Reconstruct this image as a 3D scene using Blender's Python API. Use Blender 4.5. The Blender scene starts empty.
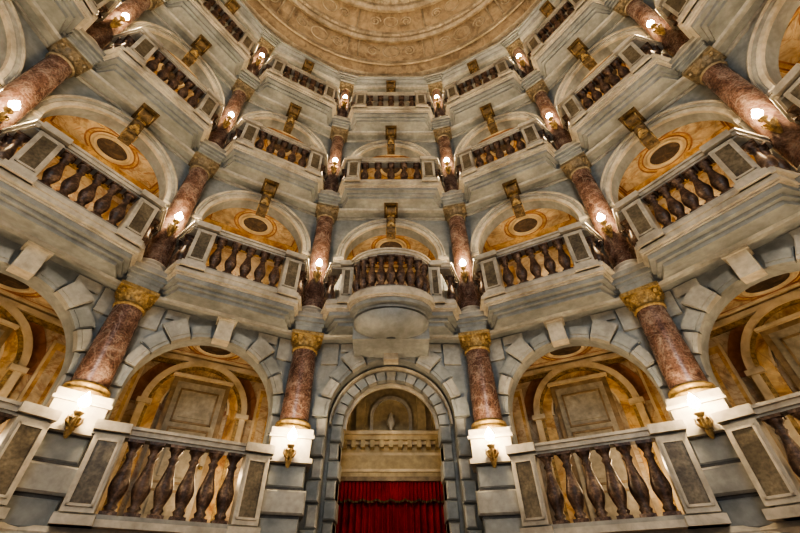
import bpy, math, random
from mathutils import Vector, Matrix
random.seed(3)
pi=math.pi
R=5.65
rad=math.radians
LAMP=70
BOXL=27
TIERS={1:(1.85,4.76),2:(5.05,8.0),3:(8.3,11.22),4:(11.56,13.95)}
SLABS=[(4.76,5.05),(8.0,8.3),(11.22,11.56),(13.95,14.3)]
CZ=-.62   # ceiling offset

# ------------------------------------------------------------ materials
MATS={}
def noise_mat(name, cols, scale=4.0, rough=0.6, metal=0.0, bump=0.05, detail=6, dist=0.6, fine=None, stretch=(1,1,1), veins=None, fr=(.82,1.08), grime=0):
    m=bpy.data.materials.new(name); m.use_nodes=True
    nt=m.node_tree; N=nt.nodes; L=nt.links
    b=N['Principled BSDF']
    tc=N.new('ShaderNodeTexCoord'); mp=N.new('ShaderNodeMapping')
    oi=N.new('ShaderNodeObjectInfo'); mul=N.new('ShaderNodeMath'); mul.operation='MULTIPLY'; mul.inputs[1].default_value=37.0
    L.new(oi.outputs['Random'],mul.inputs[0])
    L.new(tc.outputs['Object'],mp.inputs['Vector']); L.new(mul.outputs[0],mp.inputs['Location'])
    mp.inputs['Scale'].default_value=stretch
    n=N.new('ShaderNodeTexNoise'); n.inputs['Scale'].default_value=scale; n.inputs['Detail'].default_value=detail
    n.inputs['Roughness'].default_value=0.6; n.inputs['Distortion'].default_value=dist
    L.new(mp.outputs[0],n.inputs['Vector'])
    cr=N.new('ShaderNodeValToRGB'); e=cr.color_ramp.elements
    k=len(cols)
    while len(e)<k: e.new(0.5)
    for i,c in enumerate(cols):
        e[i].position=0.30+0.40*i/(k-1); e[i].color=(c[0],c[1],c[2],1)
    L.new(n.outputs[0],cr.inputs[0])
    out=cr.outputs[0]
    def scaled(out,sc,lo,hi,det=4,a=.35,b2=.65):
        n2=N.new('ShaderNodeTexNoise'); n2.inputs['Scale'].default_value=sc; n2.inputs['Detail'].default_value=det
        L.new(mp.outputs[0],n2.inputs['Vector'])
        mr=N.new('ShaderNodeMapRange'); mr.inputs[1].default_value=a; mr.inputs[2].default_value=b2; mr.inputs[3].default_value=lo; mr.inputs[4].default_value=hi
        L.new(n2.outputs[0],mr.inputs[0])
        mx=N.new('ShaderNodeVectorMath'); mx.operation='SCALE'
        L.new(out,mx.inputs[0]); L.new(mr.outputs[0],mx.inputs['Scale']); return mx.outputs[0]
    if fine: out=scaled(out,fine,fr[0],fr[1])
    if grime: out=scaled(out,2.2,1-grime,1.03,7,.36,.56)
    if veins:
        n3=N.new('ShaderNodeTexNoise'); n3.inputs['Scale'].default_value=veins[0]; n3.inputs['Detail'].default_value=5; n3.inputs['Distortion'].default_value=1.5
        L.new(mp.outputs[0],n3.inputs['Vector'])
        sb=N.new('ShaderNodeMath'); sb.operation='SUBTRACT'; sb.inputs[1].default_value=.5; L.new(n3.outputs[0],sb.inputs[0])
        ab=N.new('ShaderNodeMath'); ab.operation='ABSOLUTE'; L.new(sb.outputs[0],ab.inputs[0])
        mr=N.new('ShaderNodeMapRange'); mr.inputs[1].default_value=0; mr.inputs[2].default_value=.03; mr.inputs[3].default_value=veins[1]; mr.inputs[4].default_value=0
        L.new(ab.outputs[0],mr.inputs[0])
        mi=N.new('ShaderNodeMix'); mi.data_type='RGBA'
        L.new(mr.outputs[0],mi.inputs['Factor']); L.new(out,mi.inputs['A']); mi.inputs['B'].default_value=(*veins[2],1)
        out=mi.outputs['Result']
    L.new(out,b.inputs['Base Color'])
    b.inputs['Roughness'].default_value=rough; b.inputs['Metallic'].default_value=metal
    if bump>0:
        bp=N.new('ShaderNodeBump'); bp.inputs['Strength'].default_value=bump; bp.inputs['Distance'].default_value=0.02
        L.new(n.outputs[0],bp.inputs['Height']); L.new(bp.outputs[0],b.inputs['Normal'])
    MATS[name]=m
    return m
noise_mat('stone_grey',[(.19,.205,.205),(.265,.28,.275),(.345,.35,.33)],1.4,.5,fine=12,veins=(1.0,.22,(.16,.165,.16)),grime=.24,fr=(.88,1.07),bump=.03)
noise_mat('stone_pale',[(.38,.34,.28),(.50,.455,.375),(.60,.555,.46)],2.0,.5,fine=14,veins=(2,.18,(.28,.24,.18)),grime=.26,fr=(.86,1.07),bump=.03)
noise_mat('stone_soft',[(.25,.25,.235),(.34,.335,.305),(.43,.415,.37)],1.8,.5,fine=14,grime=.26,fr=(.86,1.07),bump=.03)
noise_mat('stone_dark',[(.04,.04,.045),(.08,.08,.08),(.12,.12,.11)],2.5,.6,fine=20)
noise_mat('marble_red',[(.07,.038,.03),(.15,.088,.07),(.26,.185,.155)],4,.26,bump=.0,fine=40,fr=(.6,1.3),veins=(3,.4,(.34,.28,.24)))
noise_mat('marble_baluster',[(.03,.018,.014),(.095,.055,.04),(.25,.17,.12)],9,.42,bump=.0,fine=35,fr=(.55,1.35))
noise_mat('panel_marble',[(.07,.058,.042),(.14,.115,.08),(.22,.185,.13)],4,.4,bump=.0,fine=30,fr=(.7,1.2))
noise_mat('gold',[(.18,.115,.045),(.35,.24,.10),(.50,.37,.18)],12,.48,.3,bump=.12,fine=30,fr=(.7,1.15))
noise_mat('bronze',[(.05,.035,.018),(.12,.08,.038),(.23,.155,.072)],14,.5,.2,bump=.15)
noise_mat('capital_stone',[(.09,.07,.045),(.19,.15,.095),(.30,.24,.16)],14,.5,.05,bump=.15)
noise_mat('painted_gold',[(.28,.13,.04),(.52,.31,.11),(.66,.48,.24),(.42,.26,.11)],1.5,.55,dist=2.0,bump=.0,fine=9,veins=(2.2,.5,(.24,.11,.045)),grime=.25)
noise_mat('painted_marble',[(.32,.26,.18),(.52,.40,.25),(.62,.52,.36),(.40,.22,.12)],1.8,.5,dist=2.4,bump=.0,fine=9,veins=(2.5,.5,(.28,.13,.06)),grime=.22)
noise_mat('painted_frame',[(.42,.33,.20),(.60,.49,.32),(.70,.60,.43)],3,.55,bump=0,grime=.2)
noise_mat('painted_red',[(.18,.08,.045),(.30,.14,.075),(.38,.22,.13)],3,.5,bump=0,dist=1.5)
noise_mat('medallion_dark',[(.025,.02,.016),(.07,.048,.036),(.16,.11,.07)],7,.5)
noise_mat('door_paint',[(.24,.215,.155),(.34,.30,.22),(.42,.37,.28)],3,.5,fine=14,grime=.15)
noise_mat('door_trim',[(.13,.09,.045),(.24,.17,.09),(.34,.25,.14)],5,.5)
noise_mat('curtain_red',[(.17,.006,.009),(.33,.013,.016),(.42,.022,.022)],3,.8,bump=.03)
noise_mat('ceiling_paint',[(.11,.08,.052),(.23,.17,.11),(.34,.265,.18),(.19,.135,.085)],1.6,.7,dist=1.2,fine=7,bump=0,veins=(3.0,.35,(.40,.32,.22)))
noise_mat('ceiling_stucco',[(.28,.225,.16),(.40,.33,.24),(.51,.435,.33)],3,.6,fine=14,grime=.25)
noise_mat('cream_wall',[(.36,.28,.15),(.48,.38,.22),(.56,.46,.28)],1.6,.6,fine=12,grime=.2)
noise_mat('wood_floor',[(.10,.05,.025),(.20,.11,.05),(.28,.16,.08)],3,.4,stretch=(8,.6,1))
m=bpy.data.materials.new('bulb_glow'); m.use_nodes=True
b=m.node_tree.nodes['Principled BSDF']; b.inputs['Base Color'].default_value=(1,.9,.7,1)
b.inputs['Emission Color'].default_value=(1,.84,.58,1); b.inputs['Emission Strength'].default_value=80
MATS['bulb_glow']=m

# ------------------------------------------------------------ mesh builder
class MB:
    def __init__(s): s.v=[];s.f=[];s.m=[];s.sm=[];s.mats=[]
    def mi(s,mat):
        if mat not in s.mats: s.mats.append(mat)
        return s.mats.index(mat)
    def add(s,vs,fs,mat,smooth=False):
        o=len(s.v); s.v.extend(vs); k=s.mi(mat)
        for f in fs:
            s.f.append([i+o for i in f]); s.m.append(k); s.sm.append(smooth)
    def box(s,x0,x1,y0,y1,z0,z1,mat):
        vs=[(x,y,z) for z in (z0,z1) for y in (y0,y1) for x in (x0,x1)]
        s.add(vs,[(0,2,3,1),(4,5,7,6),(0,1,5,4),(2,6,7,3),(0,4,6,2),(1,3,7,5)],mat)
    def sbox(s,sx,xa,xb,y0,y1,z0,z1,mat):
        s.box(min(sx*xa,sx*xb),max(sx*xa,sx*xb),y0,y1,z0,z1,mat)
    def cbox(s,x0,x1,y0,y1,z0,z1,mat,c=.025):
        vs=[(x0,y1,z0),(x1,y1,z0),(x1,y1,z1),(x0,y1,z1),
            (x0,y0+c,z0),(x1,y0+c,z0),(x1,y0+c,z1),(x0,y0+c,z1),
            (x0+c,y0,z0+c),(x1-c,y0,z0+c),(x1-c,y0,z1-c),(x0+c,y0,z1-c)]
        fs=[(8,9,10,11)]
        for i in range(4):
            j=(i+1)%4
            fs+= [(i,j,4+j,4+i),(4+i,4+j,8+j,8+i)]
        s.add(vs,fs,mat)
    def lathe(s,prof,cx,cy,mat,seg=20,smooth=True,zoff=0,a0=0,a1=2*pi):
        vs=[];fs=[];full=abs(a1-a0-2*pi)<1e-6
        n=seg if full else seg+1
        for (r,z) in prof:
            for i in range(n):
                a=a0+(a1-a0)*i/seg
                vs.append((cx+r*math.cos(a),cy+r*math.sin(a),z+zoff))
        for j in range(len(prof)-1):
            for i in range(seg):
                i2=(i+1)%n
                fs.append((j*n+i,j*n+i2,(j+1)*n+i2,(j+1)*n+i))
        s.add(vs,fs,mat,smooth)
    def ring(s,a0,a1,r0,r1,y0,y1,cz,mat,n=8,cx=0,sx=1.0,sz=1.0):
        vs=[];fs=[]
        for i in range(n+1):
            a=a0+(a1-a0)*i/n; c=math.cos(a);d=math.sin(a)
            for (r,y) in ((r0,y0),(r1,y0),(r1,y1),(r0,y1)):
                vs.append((cx+r*c*sx,y,cz+r*d*sz))
        for i in range(n):
            p=4*i;q=p+4
            for k in range(4):
                k2=(k+1)%4
                fs.append((p+k,p+k2,q+k2,q+k))
        fs.append((0,1,2,3)); fs.append((4*n+3,4*n+2,4*n+1,4*n))
        s.add(vs,fs,mat)
    def mitre(s,prof,t,mat,inset=0.0):
        n=len(prof)
        vs=[(-y*t+inset,y,z) for y,z in prof]+[(y*t-inset,y,z) for y,z in prof]
        fs=[(i,(i+1)%n,n+(i+1)%n,n+i) for i in range(n)]
        fs.append(tuple(range(n))); fs.append(tuple(range(2*n-1,n-1,-1)))
        s.add(vs,fs,mat)
    def prism_x(s,prof,x0,x1,mat,smooth=False):
        n=len(prof)
        vs=[(x0,y,z) for y,z in prof]+[(x1,y,z) for y,z in prof]
        fs=[(i,(i+1)%n,n+(i+1)%n,n+i) for i in range(n)]
        s.add(vs,fs,mat,smooth)
        s.add(vs,[tuple(range(n)),tuple(range(2*n-1,n-1,-1))],mat)
    def prism_z(s,poly,z0,z1,mat):
        n=len(poly)
        vs=[(x,y,z0) for x,y in poly]+[(x,y,z1) for x,y in poly]
        fs=[(i,(i+1)%n,n+(i+1)%n,n+i) for i in range(n)]
        fs+= [tuple(range(n)),tuple(range(2*n-1,n-1,-1))]
        s.add(vs,fs,mat)
    def cyl_x(s,x0,x1,cy,cz,r,mat,n=14):
        s.prism_x([(cy+r*math.cos(2*pi*i/n),cz+r*math.sin(2*pi*i/n)) for i in range(n)],x0,x1,mat)
    def archwall(s,t,y0,y1,z0,z1,r,zs,mat,n=24,w=None):
        vs=[];fs=[]
        W=lambda y: (y*t if w is None else w)
        arc=[(r*math.cos(pi*i/n),zs+r*math.sin(pi*i/n)) for i in range(n+1)]
        for y in (y0,y1):
            o=len(vs)
            for (x,z) in arc: vs.append((x,y,z))
            for (x,z) in arc: vs.append((x,y,z1))
            for i in range(n): fs.append((o+i,o+i+1,o+n+1+i+1,o+n+1+i))
            for sg in (1,-1):
                q=len(vs)
                vs+= [(sg*r,y,z0),(sg*W(y),y,z0),(sg*W(y),y,z1),(sg*r,y,z1)]
                fs.append((q,q+1,q+2,q+3))
        s.add(vs,fs,mat)
        path=[(r,z0)]+arc+[(-r,z0)]
        vs=[(x,y,z) for (x,z) in path for y in (y0,y1)]
        s.add(vs,[(2*i,2*i+1,2*i+3,2*i+2) for i in range(len(path)-1)],mat)
    def strip(s,path,ht,z0,z1,mat):
        n=len(path); L=[];Rr=[]
        for i,p in enumerate(path):
            ns=[]
            if i>0: a=(Vector(p)-Vector(path[i-1])).normalized(); ns.append(Vector((-a.y,a.x)))
            if i<n-1: a=(Vector(path[i+1])-Vector(p)).normalized(); ns.append(Vector((-a.y,a.x)))
            nn=sum(ns,Vector((0,0))).normalized()
            k=ht/max(.5,nn.dot(ns[0]))
            L.append((p[0]+nn.x*k,p[1]+nn.y*k)); Rr.append((p[0]-nn.x*k,p[1]-nn.y*k))
        vs=[];fs=[]
        for i in range(n):
            vs+=[(L[i][0],L[i][1],z0),(Rr[i][0],Rr[i][1],z0),(Rr[i][0],Rr[i][1],z1),(L[i][0],L[i][1],z1)]
        for i in range(n-1):
            for k in range(4):
                fs.append((4*i+k,4*i+(k+1)%4,4*i+4+(k+1)%4,4*i+4+k))
        fs.append((0,1,2,3)); fs.append((4*n-1,4*n-2,4*n-3,4*n-4))
        s.add(vs,fs,mat)
    def tube(s,pts,rs,mat,n=8):
        vs=[];fs=[]
        for i,p in enumerate(pts):
            p=Vector(p)
            a=Vector(pts[min(i+1,len(pts)-1)])-Vector(pts[max(i-1,0)]); a.normalize()
            u=a.cross(Vector((1,0,0.01))); u.normalize(); w=a.cross(u)
            for k in range(n):
                t=2*pi*k/n; q=p+(u*math.cos(t)+w*math.sin(t))*rs[i]; vs.append(tuple(q))
        for i in range(len(pts)-1):
            for k in range(n):
                fs.append((i*n+k,i*n+(k+1)%n,(i+1)*n+(k+1)%n,(i+1)*n+k))
        fs.append(tuple(range(n))); fs.append(tuple(range(len(vs)-n,len(vs))))
        s.add(vs,fs,mat,True)
    def leaf(s,cx,cy,a,r0,z0,h,w,out,mat):
        vs=[];fs=[];n=5
        ca,sa=math.cos(a),math.sin(a)
        for i in range(n+1):
            u=i/n
            r=r0+out*(u**2.2); z=z0+h*(u if u<.85 else .85-(u-.85)*.8)
            ww=w*(1-.75*u**2)*.5
            for k,bo in ((-1,0),(0,.02),(1,0)):
                rr=r+bo
                vs.append((cx+ca*rr-sa*ww*k,cy+sa*rr+ca*ww*k,z))
        for i in range(n):
            for k in range(2):
                fs.append((3*i+k,3*i+k+1,3*i+4+k,3*i+3+k))
        s.add(vs,fs,mat,True)
    def obj(s,name,ang=0,parent=None):
        me=bpy.data.meshes.new(name); me.from_pydata(s.v,[],s.f)
        for k in s.mats: me.materials.append(MATS[k])
        me.polygons.foreach_set('material_index',s.m); me.polygons.foreach_set('use_smooth',s.sm)
        me.update()
        ob=bpy.data.objects.new(name,me); bpy.context.collection.objects.link(ob)
        ob.rotation_euler=(0,0,-rad(ang))
        if parent: ob.parent=parent
        return ob

# ------------------------------------------------------------ components
BAL=[(.070,0),(.070,.05),(.045,.07),(.060,.11),(.040,.15),(.062,.24),(.082,.34),(.080,.43),(.055,.56),(.036,.70),(.034,.76),(.052,.80),(.034,.84),(.050,.90),(.066,.93),(.070,1.0)]
def baluster(mb,x,y,z0,h,sc=1.0,mat='marble_baluster'):
    mb.lathe([(r*sc,z*h) for r,z in BAL],x,y,mat,16,True,z0)
    k=.072*sc
    mb.box(x-k,x+k,y-k,y+k,z0,z0+.045*h,mat); mb.box(x-k,x+k,y-k,y+k,z0+.955*h,z0+h,mat)
def along(path,d):
    for i in range(len(path)-1):
        a=Vector(path[i]);b=Vector(path[i+1]);l=(b-a).length
        if d<=l or i==len(path)-2: return a+(b-a)*(d/l)
        d-=l
def plen(path): return sum((Vector(path[i+1])-Vector(path[i])).length for i in range(len(path)-1))
def balustrade(path_full, bal_pts, peds, z0, H, sc=1.0):
    mb=MB()
    bh=.11; rh=.09
    mb.strip(path_full,.115,z0,z0+bh*.6,'stone_pale')
    mb.strip(path_full,.09,z0+bh*.6,z0+bh,'stone_soft')
    mb.strip(path_full,.075,z0+H-rh-.03,z0+H-rh,'stone_soft')
    mb.strip(path_full,.10,z0+H-rh,z0+H-.035,'stone_pale')
    mb.strip(path_full,.125,z0+H-.035,z0+H,'stone_pale')
    for (x,y) in bal_pts: baluster(mb,x,y,z0+bh,H-rh-.03-bh,sc)
    for (x,y,w) in peds:
        d=.12
        mb.box(x-w/2,x+w/2,y-d,y+d,z0+bh,z0+H-rh-.03,'stone_pale')
        za=z0+bh+.05; zb=z0+H-rh-.08; xa=x-w/2+.03; xb=x+w/2-.03
        for (p,q,r_,s_) in ((xa,xb,za,za+.025),(xa,xb,zb-.025,zb),(xa,xa+.025,za,zb),(xb-.025,xb,za,zb)):
            mb.box(p,q,y-d-.018,y-d+.01,r_,s_,'stone_pale')
        mb.box(xa+.025,xb-.025,y-d-.006,y-d+.02,za+.025,zb-.025,'panel_marble')
        mb.box(x-w/2-.03,x+w/2+.03,y-d-.04,y+d+.04,z0,z0+bh*.8,'stone_pale')
        mb.box(x-w/2-.03,x+w/2+.03,y-d-.04,y+d+.04,z0+H-rh,z0+H+.012,'stone_pale')
    return mb

def slab_prof(yf,yb,z0,z1):
    h=z1-z0
    return [(yb,z0),(yf+.20,z0),(yf+.20,z0+.22*h),(yf+.14,z0+.30*h),(yf+.12,z0+.45*h),(yf+.05,z0+.58*h),(yf+.05,z0+.72*h),(yf,z0+.78*h),(yf,z1),(yb,z1)]

def sconce(ang,z,rfront,s=1.0):
    mb=MB(); y=rfront
    mb.lathe([(.0,-.22),(.02,-.21),(.035,-.17),(.06,-.08),(.07,-.01),(.05,.03),(.02,.06),(0,.07)],0,y-.01,'gold',10,True,z-.08)
    for k in (-1,0,1):
        mb.leaf(0,y-.03,-pi/2+k*.7,.03,z-.22,.16,.07,.07,'gold')
    mb.tube([(0,y-.02,z-.20),(0,y-.08,z-.20),(0,y-.14,z-.17),(0,y-.16,z-.12),(0,y-.16,z-.08)],[.022,.02,.018,.018,.02],'gold')
    for sx in (-1,1):
        mb.tube([(0,y-.06,z-.2),(sx*.05,y-.09,z-.18),(sx*.08,y-.10,z-.14),(sx*.07,y-.10,z-.09),(sx*.045,y-.10,z-.10)],[.012,.012,.012,.01,.012],'gold',6)
    yb=y-.16
    mb.lathe([(0,-.10),(.03,-.095),(.055,-.06),(.05,-.05),(.025,-.05),(.022,0),(.0,0)],0,yb,'gold',12,True,z)
    mb.lathe([(.022,0),(.050,.03),(.062,.06),(.048,.10),(.018,.15),(0,.18)],0,yb,'bulb_glow',12,True,z)
    ob=mb.obj('wall_sconce',ang)
    ld=bpy.data.lights.new('bulb_light','POINT'); ld.energy=LAMP*s; ld.color=(1,.73,.43); ld.shadow_soft_size=.065
    lo=bpy.data.objects.new('bulb_light',ld); bpy.context.collection.objects.link(lo)
    lo.location=(0,yb-.05,z+.09); lo.parent=ob
    return ob

def column(ang,z0,z1,r,capmat,tier):
    mb=MB(); y=R; ch=.24
    mb.box(-r-.07,r+.07,y-r-.07,y+r+.07,z0,z0+.10,'stone_pale')
    mb.lathe([(r+.06,.10),(r+.08,.13),(r+.06,.16),(r+.03,.17),(r+.025,.20),(r+.045,.215),(r+.04,.24),(r+.01,.25),(r,.27)],0,y,'stone_pale' if tier>1 else 'gold',28,True,z0)
    H=z1-z0-ch
    sh=[]
    for i in range(9):
        u=i/8; sh.append((r*(1-.14*u**1.6),.26+(H-.26)*u))
    mb.lathe(sh,0,y,'marble_red',32,True,z0)
    zc=z0+H; rt=r*.86
    mb.lathe([(rt,-.05),(rt+.025,-.04),(rt+.03,-.015),(rt+.008,.0),(rt,.03),(rt+.01,.08),(rt+.03,.13),(rt+.065,.17),(rt+.07,.18)],0,y,capmat,28,True,zc)
    for k in range(12):
        mb.leaf(0,y,2*pi*k/12,rt+.005,zc+.01,.10,.085,.045,capmat)
        mb.leaf(0,y,2*pi*(k+.5)/12,rt+.01,zc+.05,.13,.08,.06,capmat)
    for sx in (-1,1):
        for sy in (-1,1):
            a=math.atan2(sy,sx)
            cx=math.cos(a)*(rt+.085); cy=math.sin(a)*(rt+.085)
            mb.lathe([(0,-.035),(.025,-.025),(.035,0),(.025,.025),(0,.035)],cx,y+cy,capmat,8,True,zc+.15)
    w=rt+.075
    mb.box(-w,w,y-w,y+w,zc+.18,z1,capmat)
    return mb.obj('marble_column',ang)

def pier(ang):
    mb=MB(); w=.27
    z=0.0; i=0
    mb.box(-w+.03,w-.03,R-.27,R+.25,0,2.72,'stone_dark')
    hs=.30
    while z<2.65:
        a=.0 if i%2 else .045
        mb.cbox(-w-.02+a,w+.02-a,R-.32+a*.8,R+.25,z+.012,min(z+hs,2.72)-.012,'stone_soft' if i%2 else 'stone_grey')
        z+=hs;i+=1
    mb.box(-w-.04,w+.04,R-.36,R+.25,2.70,2.76,'stone_pale')
    mb.box(-w+.0,w-.0,R-.31,R+.25,2.76,3.02,'stone_pale')
    mb.box(-w-.03,w+.03,R-.34,R+.25,3.02,3.06,'stone_pale')
    return mb.obj('rusticated_pier',ang)

def scroll_bracket(ang,yw,ztop,H=.62,P=.44,w=.10):
    mb=MB()
    prof=[]
    n=24
    for i in range(n+1):
        u=i/n
        p=.09+(P-.12)*(u**1.9)+.055*math.sin(u*2*pi)
        prof.append((yw-p,ztop-H+H*u))
    prof=[(yw+.02,ztop-H)]+prof+[(yw+.02,ztop)]
    mb.prism_x(prof,-w*.72,w*.72,'bronze')
    for sx in (-1,1):
        mb.prism_x([(a-.025 if 0<i<len(prof)-1 else a,b) for i,(a,b) in enumerate(prof)],sx*w*.8-.018,sx*w*.8+.018,'bronze')
        for (cy,cz,r0) in ((yw-P+.10,ztop-.13,.10),(yw-.13,ztop-H+.07,.075)):
            pts=[];rs=[]
            for i in range(22):
                q=i*.5; rr=r0*(1-i/24)
                pts.append((sx*(w*.86+.012),cy+rr*math.cos(q+2),cz+rr*math.sin(q+2))); rs.append(.016*(1-i/40))
            mb.tube(pts,rs,'gold',6)
    mb.cyl_x(-w,w,yw-P+.10,ztop-.13,.10,'bronze',18)
    mb.cyl_x(-w*.95,w*.95,yw-.13,ztop-H+.07,.075,'bronze',18)
    for k in range(4):
        zz=ztop-H+.10+.10*k
        mb.leaf(0,yw-.16-.045*k,-pi/2,0,zz-.05,.15,.17,.09,'gold' if k%2 else 'bronze')
        for sx in (-1,1): mb.leaf(sx*.04,yw-.14-.045*k,-pi/2+sx*.5,0,zz-.05,.12,.09,.08,'bronze')
    mb.box(-w-.05,w+.05,yw-P-.04,yw+.02,ztop-.035,ztop,'bronze')
    mb.lathe([(0,-.08),(.03,-.06),(.042,-.03),(.02,0),(.05,.02)],0,yw-.12,'bronze',10,True,ztop-H)
    return mb.obj('scroll_bracket',ang)

def oval_flat(mb,cx,cy,z,rx,ry,mat_ring,mat_in,th=.04,down=.03):
    n=28
    vs=[];fs=[]
    for i in range(n):
        a=2*pi*i/n;c=math.cos(a);d=math.sin(a)
        for (k,dz) in ((0,0),(0,-down),(th,-down-.01),(th*1.9,-down),(th*1.9,0)):
            vs.append((cx+(rx+k)*c,cy+(ry+k)*d,z+dz))
    for i in range(n):
        j=(i+1)%n
        for k in range(4): fs.append((5*i+k,5*j+k,5*j+k+1,5*i+k+1))
    mb.add(vs,fs,mat_ring,True)
    mb.add([(cx+rx*math.cos(2*pi*i/n),cy+ry*math.sin(2*pi*i/n),z-.008) for i in range(n)],[tuple(range(n))],mat_in)

def interior(mb,t,y0,y1,z0,z1,tier):
    a=y0*t-.06;b=y1*t-.06
    mb.add([(-a,y0,z0),(a,y0,z0),(b,y1,z0),(-b,y1,z0)],[(0,1,2,3)],'wood_floor')
    mb.add([(-a,y0,z1),(a,y0,z1),(b,y1,z1),(-b,y1,z1)],[(0,1,2,3)],'painted_gold')
    mb.add([(-b,y1,z0),(b,y1,z0),(b,y1,z1),(-b,y1,z1)],[(0,1,2,3)],'painted_marble')
    for sx in (-1,1):
        mb.add([(sx*a,y0,z0),(sx*b,y1,z0),(sx*b,y1,z1),(sx*a,y0,z1)],[(0,1,2,3)],'painted_marble')
    ym=y0+(.52 if tier>1 else .66); hw=a*.86; ya0=y0+.04; yb0=y1-.16
    def fr(xa,xb,ya,yb,w,d,mt):
        mb.box(xa,xb,ya,ya+w,z1-d,z1+.01,mt); mb.box(xa,xb,yb-w,yb,z1-d,z1+.01,mt)
        mb.box(xa,xa+w,ya,yb,z1-d,z1+.01,mt); mb.box(xb-w,xb,ya,yb,z1-d,z1+.01,mt)
    fr(-hw,hw,ya0,yb0,.05,.035,'painted_frame')
    fr(-hw+.09,hw-.09,ya0+.08,yb0-.08,.025,.015,'painted_red')
    oval_flat(mb,0,ym,z1,.27,.22,'painted_frame','medallion_dark',.035)
    oval_flat(mb,0,ym,z1+.004,.38,.33,'painted_red','painted_frame',.012,.012)
    for sx in (-1,1):
        cx=sx*.72
        def pan(g,z_,mt):
            pts=[(cx+sx*(.20+g),ym-.30-g),(cx+sx*(.20+g),ym+.30+g)]
            inner=[]
            for i in range(9):
                q=-.9+1.8*i/8
                inner.append((sx*((.46-g)*math.cos(q)+.02),ym+(.42-g)*math.sin(q)))
            poly=pts+inner[::-1]
            mb.prism_z(poly,z_,z1+.01,mt)
        pan(.03,z1-.008,'painted_red'); pan(0,z1-.016,'painted_marble')
    mb.box(-b,b,y1-.12,y1,z1-.12,z1-.04,'painted_frame')
    mb.box(-b,b,y1-.06,y1,z1-.20,z1-.12,'gold')
    for cx in (-.85,.85) if tier>1 else ():
        mb.box(cx-.28,cx+.28,y1-.02,y1,z0+.5,z1-.35,'painted_gold')

def point(name,loc,ang,e,col,size=.08,parent=None):
    ld=bpy.data.lights.new(name,'POINT'); ld.energy=e; ld.color=col; ld.shadow_soft_size=size
    lo=bpy.data.objects.new(name,ld); bpy.context.collection.objects.link(lo)
    lo.location=loc
    if parent: lo.parent=parent
    return lo

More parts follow.
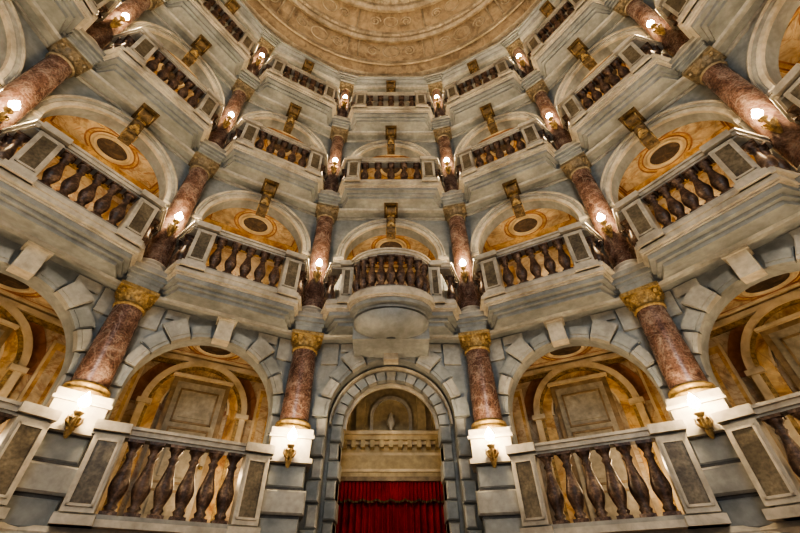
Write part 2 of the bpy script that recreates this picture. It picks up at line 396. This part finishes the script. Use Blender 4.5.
def facade(h,ang,tier,center):
    t=math.tan(rad(h)); yc=R*math.cos(rad(h)); yw=yc+.19
    z0,z1=TIERS[tier]; mb=MB()
    if tier==1:
        r=1.02 if not center else 1.0; crown=4.47; zs=crown-r
        mb.archwall(t,yw,yw+.28,z0 if not center else 0,z1,r,zs,'stone_grey')
        if not center:
            mb.mitre([(yw-.10,0),(yw+.28,0),(yw+.28,z0-.12),(yw-.10,z0-.12)],t,'stone_grey')
            for cx in (-.55,.55): 
                mb.cbox(cx-.42,cx+.42,yw-.14,yw-.08,.35,z0-.3,'stone_soft')
            mb.mitre([(yw-.44,z0-.14),(yw+.28,z0-.14),(yw+.28,z0),(yw-.44,z0),(yw-.47,z0-.05)],t,'stone_pale')
        nb=11
        for i in range(nb):
            a0=pi*i/nb+.010;a1=pi*(i+1)/nb-.010
            mid=nb//2
            if i==mid: continue
            edge=min(i,nb-1-i)
            ro= (r+.15 if i%2 else r+.22) if edge<3 else (r+.30 if i%2 else r+.18)
            p=.10 if i%2 else .06
            mb.ring(a0,a1,r-.02,ro,yw-p,yw+.02,zs,'stone_soft' if i%2 else 'stone_grey',4)
            mb.ring(a0+.012,a1-.012,r+.03,ro-.025,yw-p-.018,yw+.02,zs,'stone_soft' if i%2 else 'stone_grey',4)
        k=.12
        mb.prism_z([(-k,yw-.2),(k,yw-.2),(k,yw),(-k,yw)],crown-.10,z1,'stone_pale')
        mb.box(-k-.03,k+.03,yw-.24,yw,z1-.06,z1,'stone_pale')
        for sx in (-1,1):
            for q,(xa,xb,za,zb_) in enumerate(((.54,.86,-.17,-.02),(.90,1.18,-.40,-.02))):
                mb.sbox(sx,xa,xb,yw-.045,yw,z1+za,z1+zb_,'stone_soft')
        z=zs;i=0
        while z>(.1 if center else z0+.1):
            za=max(z-.29,0.0)
            a=.0 if i%2 else .05
            for sx in (-1,1):
                xs=sorted((sx*(r-.02),sx*(r+.18-a)))
                mb.cbox(xs[0],xs[1],yw-.10+a,yw+.05,za+.012,z-.012,'stone_grey' if i%2 else 'stone_soft',.02)
            z-=.29;i+=1
        yi=yw+.28
        if not center:
            interior(mb,t,yi,yi+1.25,z0,4.78,1)
            yb=yi+1.25
            nz=3.86; nr=.76
            mb.ring(0,pi,nr+.10,nr+.30,yb-.02,yb,nz,'painted_red',24)
            mb.ring(0,pi,nr,nr+.10,yb-.14,yb,nz,'painted_frame',24)
            mb.ring(0,pi,nr-.05,nr,yb-.10,yb,nz,'gold',24)
            mb.ring(0,pi,nr-.20,nr-.05,yb-.06,yb,nz,'painted_gold',24)
            mb.ring(0,pi,nr-.23,nr-.20,yb-.07,yb,nz,'painted_frame',24)
            for sx in (-1,1):
                for (xa,xb,d,mt) in ((nr,nr+.10,.14,'painted_frame'),(nr-.05,nr,.10,'gold'),(nr-.20,nr-.05,.06,'painted_gold')):
                    mb.sbox(sx,xa,xb,yb-d,yb,z0,nz,mt)
                mb.sbox(sx,nr-.08,nr+.14,yb-.17,yb,nz-.06,nz+.02,'painted_frame')
                mb.sbox(sx,1.0,1.32,yb-.05,yb,z0+.3,4.45,'painted_frame')
                mb.sbox(sx,1.04,1.28,yb-.06,yb,z0+.34,4.41,'painted_gold')
                mb.sbox(sx,1.09,1.23,yb-.065,yb,z0+.45,4.30,'painted_marble')
                a=yi*t-.06; bq=(yb)*t-.06
                def P(u,z,d): 
                    yy=yi+(yb-yi)*u; xx=sx*(a+(bq-a)*u-d); return (xx,yy,z)
                for (u0,u1,za,zb2,d,mt) in ((.15,.85,z0+.3,4.4,.02,'painted_frame'),(.21,.79,z0+.4,4.3,.03,'painted_gold'),(.32,.68,z0+.6,4.1,.04,'painted_marble')):
                    mb.add([P(u0,za,d),P(u1,za,d),P(u1,zb2,d),P(u0,zb2,d)],[(0,1,2,3)],mt)
        else:
            ya=yi; yb=yi+.40
            ri=.80; zi=3.45
            mb.archwall(t,ya+.02,yb,0,z1,ri,zi,'stone_soft',w=1.3)
            for i in range(15):
                mb.ring(pi*i/15+.015,pi*(i+1)/15-.015,ri-.03,ri+.12,ya-.03,ya+.1,zi,'stone_soft' if i%2 else 'stone_grey',3)
            mb.ring(0,pi,ri-.07,ri-.02,ya+.14,ya+.22,zi,'stone_pale',24)
            mb.ring(0,pi,ri+.15,ri+.18,ya-.10,ya+.05,zi,'stone_pale',24)
            z=zi;i=0
            while z>.1:
                a=.03 if i%2 else 0
                for sx in (-1,1):
                    xs=sorted((sx*(ri-.03+a),sx*(ri+.15)))
                    mb.cbox(xs[0],xs[1],ya-.06+a,ya+.3,max(z-.26,0)+.012,z-.012,'stone_soft' if i%2 else 'stone_grey',.02)
                z-=.26;i+=1
            yv=yi+1.25; hw=1.15
            for sx in (-1,1):
                mb.sbox(sx,hw,hw+.1,yb,yv,0,4.75,'cream_wall')
                mb.sbox(sx,.98,1.25,yv,yv+.1,0,2.95,'cream_wall')
                mb.sbox(sx,.78,.94,yv-.10,yv,3.72,4.6,'cream_wall')
                mb.sbox(sx,.74,.98,yv-.13,yv,4.25,4.33,'stone_pale')
                mb.sbox(sx,.50,.66,yv-.10,yv,3.72,4.6,'cream_wall')
            mb.box(-hw,hw,yb,yv+.1,4.72,4.76,'cream_wall')
            mb.box(-hw-.1,hw+.1,yv,yv+.1,2.95,4.75,'cream_wall')
            mb.box(-hw,hw,yv+.7,yv+.75,0,3,'cream_wall')
            mb.box(-1.1,1.1,yv-.05,yv,2.93,3.00,'door_trim')
            mb.box(-1.02,1.02,yv-.03,yv,3.08,3.40,'painted_frame')
            mb.box(-.96,.96,yv-.035,yv,3.13,3.35,'cream_wall')
            mb.box(-1.15,1.15,yv-.10,yv,3.52,3.58,'painted_frame')
            mb.box(-1.15,1.15,yv-.18,yv,3.58,3.66,'cream_wall')
            mb.box(-1.15,1.15,yv-.24,yv,3.66,3.72,'painted_frame')
            for i in range(13):
                x=-1.02+i*.17
                mb.box(x-.04,x+.04,yv-.16,yv,3.46,3.58,'cream_wall')
            mb.ring(0,pi,.34,.40,yv-.06,yv,4.05,'stone_pale',18)
            for sx in (-1,1): mb.sbox(sx,.34,.40,yv-.06,yv,3.72,4.05,'stone_pale')
            mb.lathe([(.07,0),(.04,.03),(.03,.08),(.07,.15),(.08,.22),(.04,.29),(.05,.32),(0,.38)],0,yv-.12,'stone_pale',12,True,3.72)
    else:
        r=1.0; crown=z1-.22; zs=crown-r
        mb.archwall(t,yw,yw+.28,z0,z1,r,zs,'stone_grey')
        mb.ring(0,pi,r-.02,r+.05,yw-.05,yw+.02,zs,'stone_pale',26)
        mb.ring(0,pi,r+.05,r+.10,yw-.08,yw+.02,zs,'stone_soft',26)
        mb.ring(0,pi,r+.10,r+.13,yw-.11,yw+.02,zs,'stone_pale',26)
        for sx in (-1,1):
            mb.sbox(sx,r-.02,r+.14,yw-.07,yw+.05,z0,zs-.12,'stone_soft')
            mb.sbox(sx,r+.02,r+.10,yw-.085,yw,z0+.3,zs-.25,'stone_grey')
            mb.sbox(sx,r-.04,r+.18,yw-.12,yw+.28,zs-.12,zs-.06,'stone_pale')
            mb.sbox(sx,r-.03,r+.16,yw-.09,yw+.28,zs-.06,zs,'stone_soft')
        mb.mitre([(yw-.05,z1-.05),(yw,z1-.05),(yw,z1),(yw-.05,z1)],t,'stone_soft')
        interior(mb,t,yw+.28,yw+1.65,z0,crown+.10,tier)
    ob=mb.obj('theatre_box' if not (tier==1 and center) else 'entrance_portal',ang)
    if tier==1:
        if center: point('vestibule_light',(0,yw+.62,3.0),ang,9,(1,.76,.46),.05,ob)
        else:
            point('box_light',(.55,yw+.60,2.7),ang,BOXL*1.1,(1,.72,.42),.06,ob)
    else:
        point('box_light',(0,yw+1.25,z0+1.3),ang,BOXL*(.8 if tier>2 else 1.),(1,.72,.42),.08,ob)
    return t,yc,yw

def panel_door(ang,y,z0,z1,n):
    mb=MB(); w=.40
    mb.box(-w-.08,w+.08,y-.09,y,z0,z1+.08,'door_trim')
    mb.box(-w,w,y-.11,y-.05,z0,z1,'door_paint')
    mb.box(-w-.11,w+.11,y-.16,y,z1+.08,z1+.13,'painted_frame')
    zz=[z0+.15,z0+.80,z0+1.7,z1-.08]
    for i in range(3):
        xa,xb=-w+.08,w-.08
        za,zb=zz[i]+.04,zz[i+1]-.04
        for (a,b_,c,d) in ((xa,xb,za,za+.03),(xa,xb,zb-.03,zb),(xa,xa+.03,za,zb),(xb-.03,xb,za,zb)):
            mb.box(a,b_,y-.13,y-.1,c,d,'door_trim')
        mb.box(xa+.09,xb-.09,y-.125,y-.1,za+.09,zb-.09,'door_paint')
    mb.lathe([(0,-.03),(.03,-.02),(.035,0),(.03,.02),(0,.03)],w-.05,y-.15,'gold',10,True,z0+1.1)
    return mb.obj('door_%d'%n,ang)

def slabs(h,ang,k):
    t=math.tan(rad(h)); yc=R*math.cos(rad(h)); yw=yc+.19
    z0,z1=SLABS[k]; mb=MB()
    mb.mitre(slab_prof(yc-.27,yw+.4,z0,z1),t,'stone_grey')
    mb.mitre([(yc-.275,z1-.05),(yc-.2,z1-.05),(yc-.2,z1+.004),(yc-.275,z1+.004)],t,'stone_pale')
    mb.mitre([(yc-.13,z0+.001),(yc-.02,z0+.001),(yc-.02,z0-.03),(yc-.10,z0-.03)],t,'stone_soft')
    return mb

def wings(xi,xo,yf,yb): 
    return [(-xo,yb),(-xi,yf),(xi,yf),(xo,yb)]

def balcony(h,ang,tier,center):
    yc=R*math.cos(rad(h)); xc=R*math.sin(rad(h)); yf=yc-.52
    sz0,sz1=SLABS[tier-2]
    xo=xc-.25; xi=xo-.20; yb=yc-.02
    mb=MB(); H=[.90,.88,.86][tier-2]
    def arcp(w,d,n=20): 
        return [(-w*math.cos(pi*i/n),yf-d*math.sin(pi*i/n)) for i in range(n+1)]
    bulge=center and tier==2
    lay=[(-.12,0,.22,'stone_grey'),(-.06,.22,.40,'stone_grey'),(.02,.40,.66,'stone_grey'),(.05,.66,.74,'stone_pale'),(.09,.74,1.0,'stone_pale')]
    for (o,a,b_,mt) in lay:
        hgt=sz1-sz0
        if bulge:
            poly=[(-xo-o*.5,yb),(-xi-o,yf-o)]+[(x*(1+o),y-o) for x,y in arcp(.66,.42)]+[(xi+o,yf-o),(xo+o*.5,yb)]
        else:
            poly=[(-xo-o*.5,yb),(-xi-o*.6,yf-o),(xi+o*.6,yf-o),(xo+o*.5,yb)]
        mb.prism_z(poly,sz0+a*hgt,sz0+b_*hgt,mt)
    if bulge:
        n=20
        lv=[]
        for j in range(9):
            u=j/8; k=math.cos(u*pi/2*.92)
            lv.append([( -.62*k*math.cos(pi*i/n), yf+.12-(.50*k)*math.sin(pi*i/n), sz0+.02-.26*math.sin(u*pi/2)) for i in range(n+1)])
        vs=[p for l in lv for p in l]; fs=[]
        for j in range(8):
            for i in range(n): fs.append((j*(n+1)+i,j*(n+1)+i+1,(j+1)*(n+1)+i+1,(j+1)*(n+1)+i))
        mb.add(vs,fs,'stone_grey',True)
        mb.prism_x([(yf+.12,sz0),(yf+.12,sz0-.24),(yc+.19,sz0-.30),(yc+.19,sz0)],-.62,.62,'stone_grey')
    slab=mb
    if bulge:
        path=[(-xo,yb),(-xi,yf)]+arcp(.62,.38)+[(xi,yf),(xo,yb)]
        ap=arcp(.60,.38); L=plen(ap); nb=9
        bp=[tuple(along(ap,L*(i+.75)/(nb+.5))) for i in range(nb)]
        peds=[(-.76,yf,.2),(.76,yf,.2)]
    else:
        path=wings(xi,xo,yf,yb)
        nb=5; fw=xi-.40
        bp=[(-fw+2*fw*i/(nb-1),yf) for i in range(nb)]
        peds=[(-xi+.15,yf,.28),(xi-.15,yf,.28)]
    for sx in (-1,1):
        for u in (.38,.72):
            bp.append((sx*(xi+(xo-xi)*u),yf+(yb-yf)*u))
    bm=balustrade(path,bp,peds,sz1,H,1.08)
    base=len(bm.f)
    bm.add(slab.v,slab.f,'stone_grey')
    for i,mi in enumerate(slab.m): bm.m[base+i]=bm.mi(slab.mats[mi]); bm.sm[base+i]=slab.sm[i]
    return bm.obj('balcony_balustrade',ang)

# ------------------------------------------------------------ assemble
colsL=[-14.8,-41.8,-67.6,-93.5,-119.5]
colsR=[14.8,41.4,66.2,92,118]
cols=sorted(colsL+colsR)
doorn=1
for i in range(len(cols)-1):
    a,b_=cols[i],cols[i+1]; mid=(a+b_)/2; h=(b_-a)/2
    center=abs(mid)<1
    for tier in (1,2,3,4):
        t,yc,yw=facade(h,mid,tier,center)
        z0=TIERS[tier][0]
        if tier==1 and not center:
            y=yw+.28+1.25
            panel_door(mid,y,z0,4.28,doorn); doorn+=1
            xc=R*math.sin(rad(h)); yf=yc-.30
            bp=[(-.56+1.12*j/5,yf) for j in range(6)]
            bm=balustrade([(-xc+.30,yf),(xc-.30,yf)],bp,[(-.83,yf,.30),(.83,yf,.30)],z0,.98,1.15)
            bm.obj('stone_balustrade',mid)
        if tier>1:
            balcony(h,mid,tier,center)
            scroll_bracket(mid,yw,SLABS[tier-1][0])
    for k in range(4):
        slabs(h,mid,k).obj('trim_%d'%(i*4+k+1),mid)
for c in cols:
    pier(c)
    column(c,3.06,4.76,.215,'gold',1)
    column(c,5.05,8.0,.20,'capital_stone',2)
    column(c,8.3,11.22,.185,'capital_stone',3)
    column(c,11.56,13.95,.17,'capital_stone',4)
    sconce(c,2.93,R-.33,.9)
    for tier,z in ((2,6.12),(3,9.45),(4,12.65)):
        sconce(c,z,R-.20)
    mb=MB()
    for k,(z0,z1) in enumerate(SLABS):
        hh=z1-z0; w=.27
        for (o,a,b2) in ((-.05,0,.28),(-.03,.28,.5),(.01,.5,.75),(.05,.75,1.0)):
            mb.box(-w-o,w+o,R-.33-o,R+.3,z0+a*hh,z0+b2*hh+(.002 if b2==1 else 0),'stone_soft' if a in (.75,) else 'stone_grey')
    mb.obj('entablature_block',c)

# curtain
h=14.8; yc=R*math.cos(rad(h)); yi=yc+.19+.28; yv=yi+1.25
mb=MB(); n=240; vs=[];fs=[]
for j,z in enumerate((0.02,1.0,2.0,2.9)):
    for i in range(n+1):
        x=-.97+1.94*i/n
        amp=.045*(1-.25*j/3)
        vs.append((x,yv+.12+amp*math.sin(i*2*pi/13+.4*math.sin(i*.11))+.012*math.sin(i*.9),z))
for j in range(3):
    for i in range(n): fs.append((j*(n+1)+i,j*(n+1)+i+1,(j+1)*(n+1)+i+1,(j+1)*(n+1)+i))
mb.add(vs,fs,'curtain_red',True)
vs=[];fs=[]
for i in range(n+1):
    x=-.97+1.94*i/n; y=yv+.03+.02*math.sin(i*2*pi/8)
    zb=2.68-.04*abs(math.sin(i*pi/30))
    vs+= [(x,y,2.94),(x,y,zb),(x,y-.006,zb+.0),(x,y-.006,zb-.035)]
for i in range(n): fs.append((4*i,4*i+1,4*i+5,4*i+4))
mb.add(vs,fs,'curtain_red',True)
mb.add(vs,[(4*i+2,4*i+3,4*i+7,4*i+6) for i in range(n)],'bronze',True)
mb.obj('red_curtain',0)

# ceiling (revolved)
mb=MB()
segs=[([(6.4,14.92),(5.75,14.92),(5.70,15.02),(5.50,15.06),(5.45,15.16),(5.25,15.20)],'ceiling_stucco'),
([(5.25,15.20),(5.17,15.33),(5.08,15.45)],'ceiling_paint'),
([(5.08,15.45),(5.06,15.38),(5.0,15.38),(4.98,15.56)],'ceiling_stucco'),
([(4.98,15.56),(4.85,15.72),(4.55,15.92)],'ceiling_paint'),
([(4.55,15.92),(4.54,15.80),(4.46,15.74),(4.38,15.80),(4.36,15.90),(4.30,15.92),(4.26,16.0)],'ceiling_stucco'),
([(4.26,16.0),(3.75,16.15)],'ceiling_paint'),
([(3.75,16.15),(3.73,16.0),(3.64,15.94),(3.55,16.0),(3.52,16.12),(3.42,16.12),(3.38,16.2)],'ceiling_stucco'),
([(3.38,16.2),(2.95,16.30)],'ceiling_paint'),
([(2.95,16.30),(2.93,16.22),(2.86,16.22),(2.84,16.32)],'ceiling_stucco'),
([(2.84,16.32),(2.7,16.35)],'ceiling_paint'),
([(2.7,16.35),(2.68,16.22),(2.60,16.18),(2.52,16.23),(2.5,16.32)],'ceiling_stucco'),
([(2.5,16.32),(1.2,16.5),(0.01,16.55)],'ceiling_paint')]
for p,mt in segs: mb.lathe([(r_,z_+CZ) for r_,z_ in p],0,0,mt,120,False)
def polar(r,a,z): return (r*math.sin(a),r*math.cos(a),z+CZ)
for (r_,z_,n_,s_) in ((5.36,15.15,110,.05),(4.33,15.90,96,.045),(3.47,16.10,80,.045)):
    for i in range(n_):
        a=2*pi*i/n_; x,y,z=polar(r_,a,z_)
        mb.lathe([(0,-s_),(s_*.8,-s_*.5),(s_,0)],x,y,'ceiling_stucco',6,True,z)
allang=[rad(c) for c in cols]+[rad(x) for x in (145,180,215)]
for a in allang:
    for da in (-.035,.035):
        mb.tube([polar(4.96,a+da,15.56),polar(4.85,a+da,15.70),polar(4.5,a+da,15.88)],[.03,.03,.03],'ceiling_stucco',6)
    mb.tube([polar(4.26,a,15.98),polar(3.75,a,16.12)],[.03,.03],'ceiling_stucco',6)
def ell(r0,z0,slope,a,wa,hr,rr,mat='ceiling_stucco',n=28,ph=0,turn=2*pi,sp=0):
    pts=[]
    for i in range(n+1):
        q=ph+turn*i/n; k=1-sp*i/n
        r=r0+hr*k*math.sin(q); pts.append(polar(r,a+wa*k*math.cos(q)/r*r0,z0-(r-r0)*slope))
    mb.tube(pts,[rr]*(n+1),mat,6)
for i in range(len(cols)-1):
    a=rad((cols[i]+cols[i+1])/2)
    ell(4.78,15.76,.75,a,.055,.13,.024)
    ell(4.0,16.07,.3,a,.055,.13,.024)
    for s_ in (-1,1):
        ell(4.78,15.76,.75,a+s_*.125,s_*.045,.12,.024,ph=pi,turn=3.4*pi,sp=.8,n=30)
        ell(4.0,16.07,.3,a+s_*.125,s_*.045,.12,.024,ph=pi,turn=3.4*pi,sp=.8,n=30)
    ell(3.15,16.25,.2,a,.2,.14,.02)
mb.obj('ceiling',0)

mb=MB(); mb.lathe([(8.0,0),(8.0,15.0)],0,0,'stone_dark',60,False,0,rad(90-119-4),rad(90+119+4)); mb.obj('wall_back',0)
mb=MB(); mb.box(-9,9,-9,9,-.1,0,'wood_floor'); mb.obj('floor',0)
mb=MB(); mb.lathe([(5.9,14.31),(8.05,14.31)],0,0,'stone_dark',60,False); mb.obj('trim_attic',0)

# ------------------------------------------------------------ lights
w=bpy.data.worlds.new('World'); bpy.context.scene.world=w; w.use_nodes=True
w.node_tree.nodes['Background'].inputs[0].default_value=(.68,.84,1,1)
w.node_tree.nodes['Background'].inputs[1].default_value=.09
def area(name,loc,target,size,e,col):
    ld=bpy.data.lights.new(name,'AREA'); ld.energy=e; ld.color=col; ld.shape='RECTANGLE'; ld.size=size[0]; ld.size_y=size[1]
    lo=bpy.data.objects.new(name,ld); bpy.context.collection.objects.link(lo); lo.location=loc
    lo.rotation_euler=(Vector(target)-Vector(loc)).to_track_quat('-Z','Y').to_euler()
area('front_fill',(0,-7.0,7.5),(0,5,6),(4,2),290,(.78,.91,1))  # unseen cool fill added behind the camera to light the balcony fronts
area('low_fill',(0,-1.5,.5),(0,1.5,14),(1.6,1.2),85,(.92,.96,1))  # added upward fill, no such fixture here; brightens soffits and ceiling
try:
    bpy.context.scene.view_settings.look='AgX - High Contrast'
except Exception as ex: print(ex)

cd=bpy.data.cameras.new('camera'); cam=bpy.data.objects.new('camera',cd); bpy.context.collection.objects.link(cam)
cd.lens=18; cd.sensor_width=36; cd.shift_x=.01125; cd.clip_start=.05
cam.location=(0,-.54,1.2); cam.rotation_euler=(rad(90+40.9),0,0)
bpy.context.scene.camera=cam
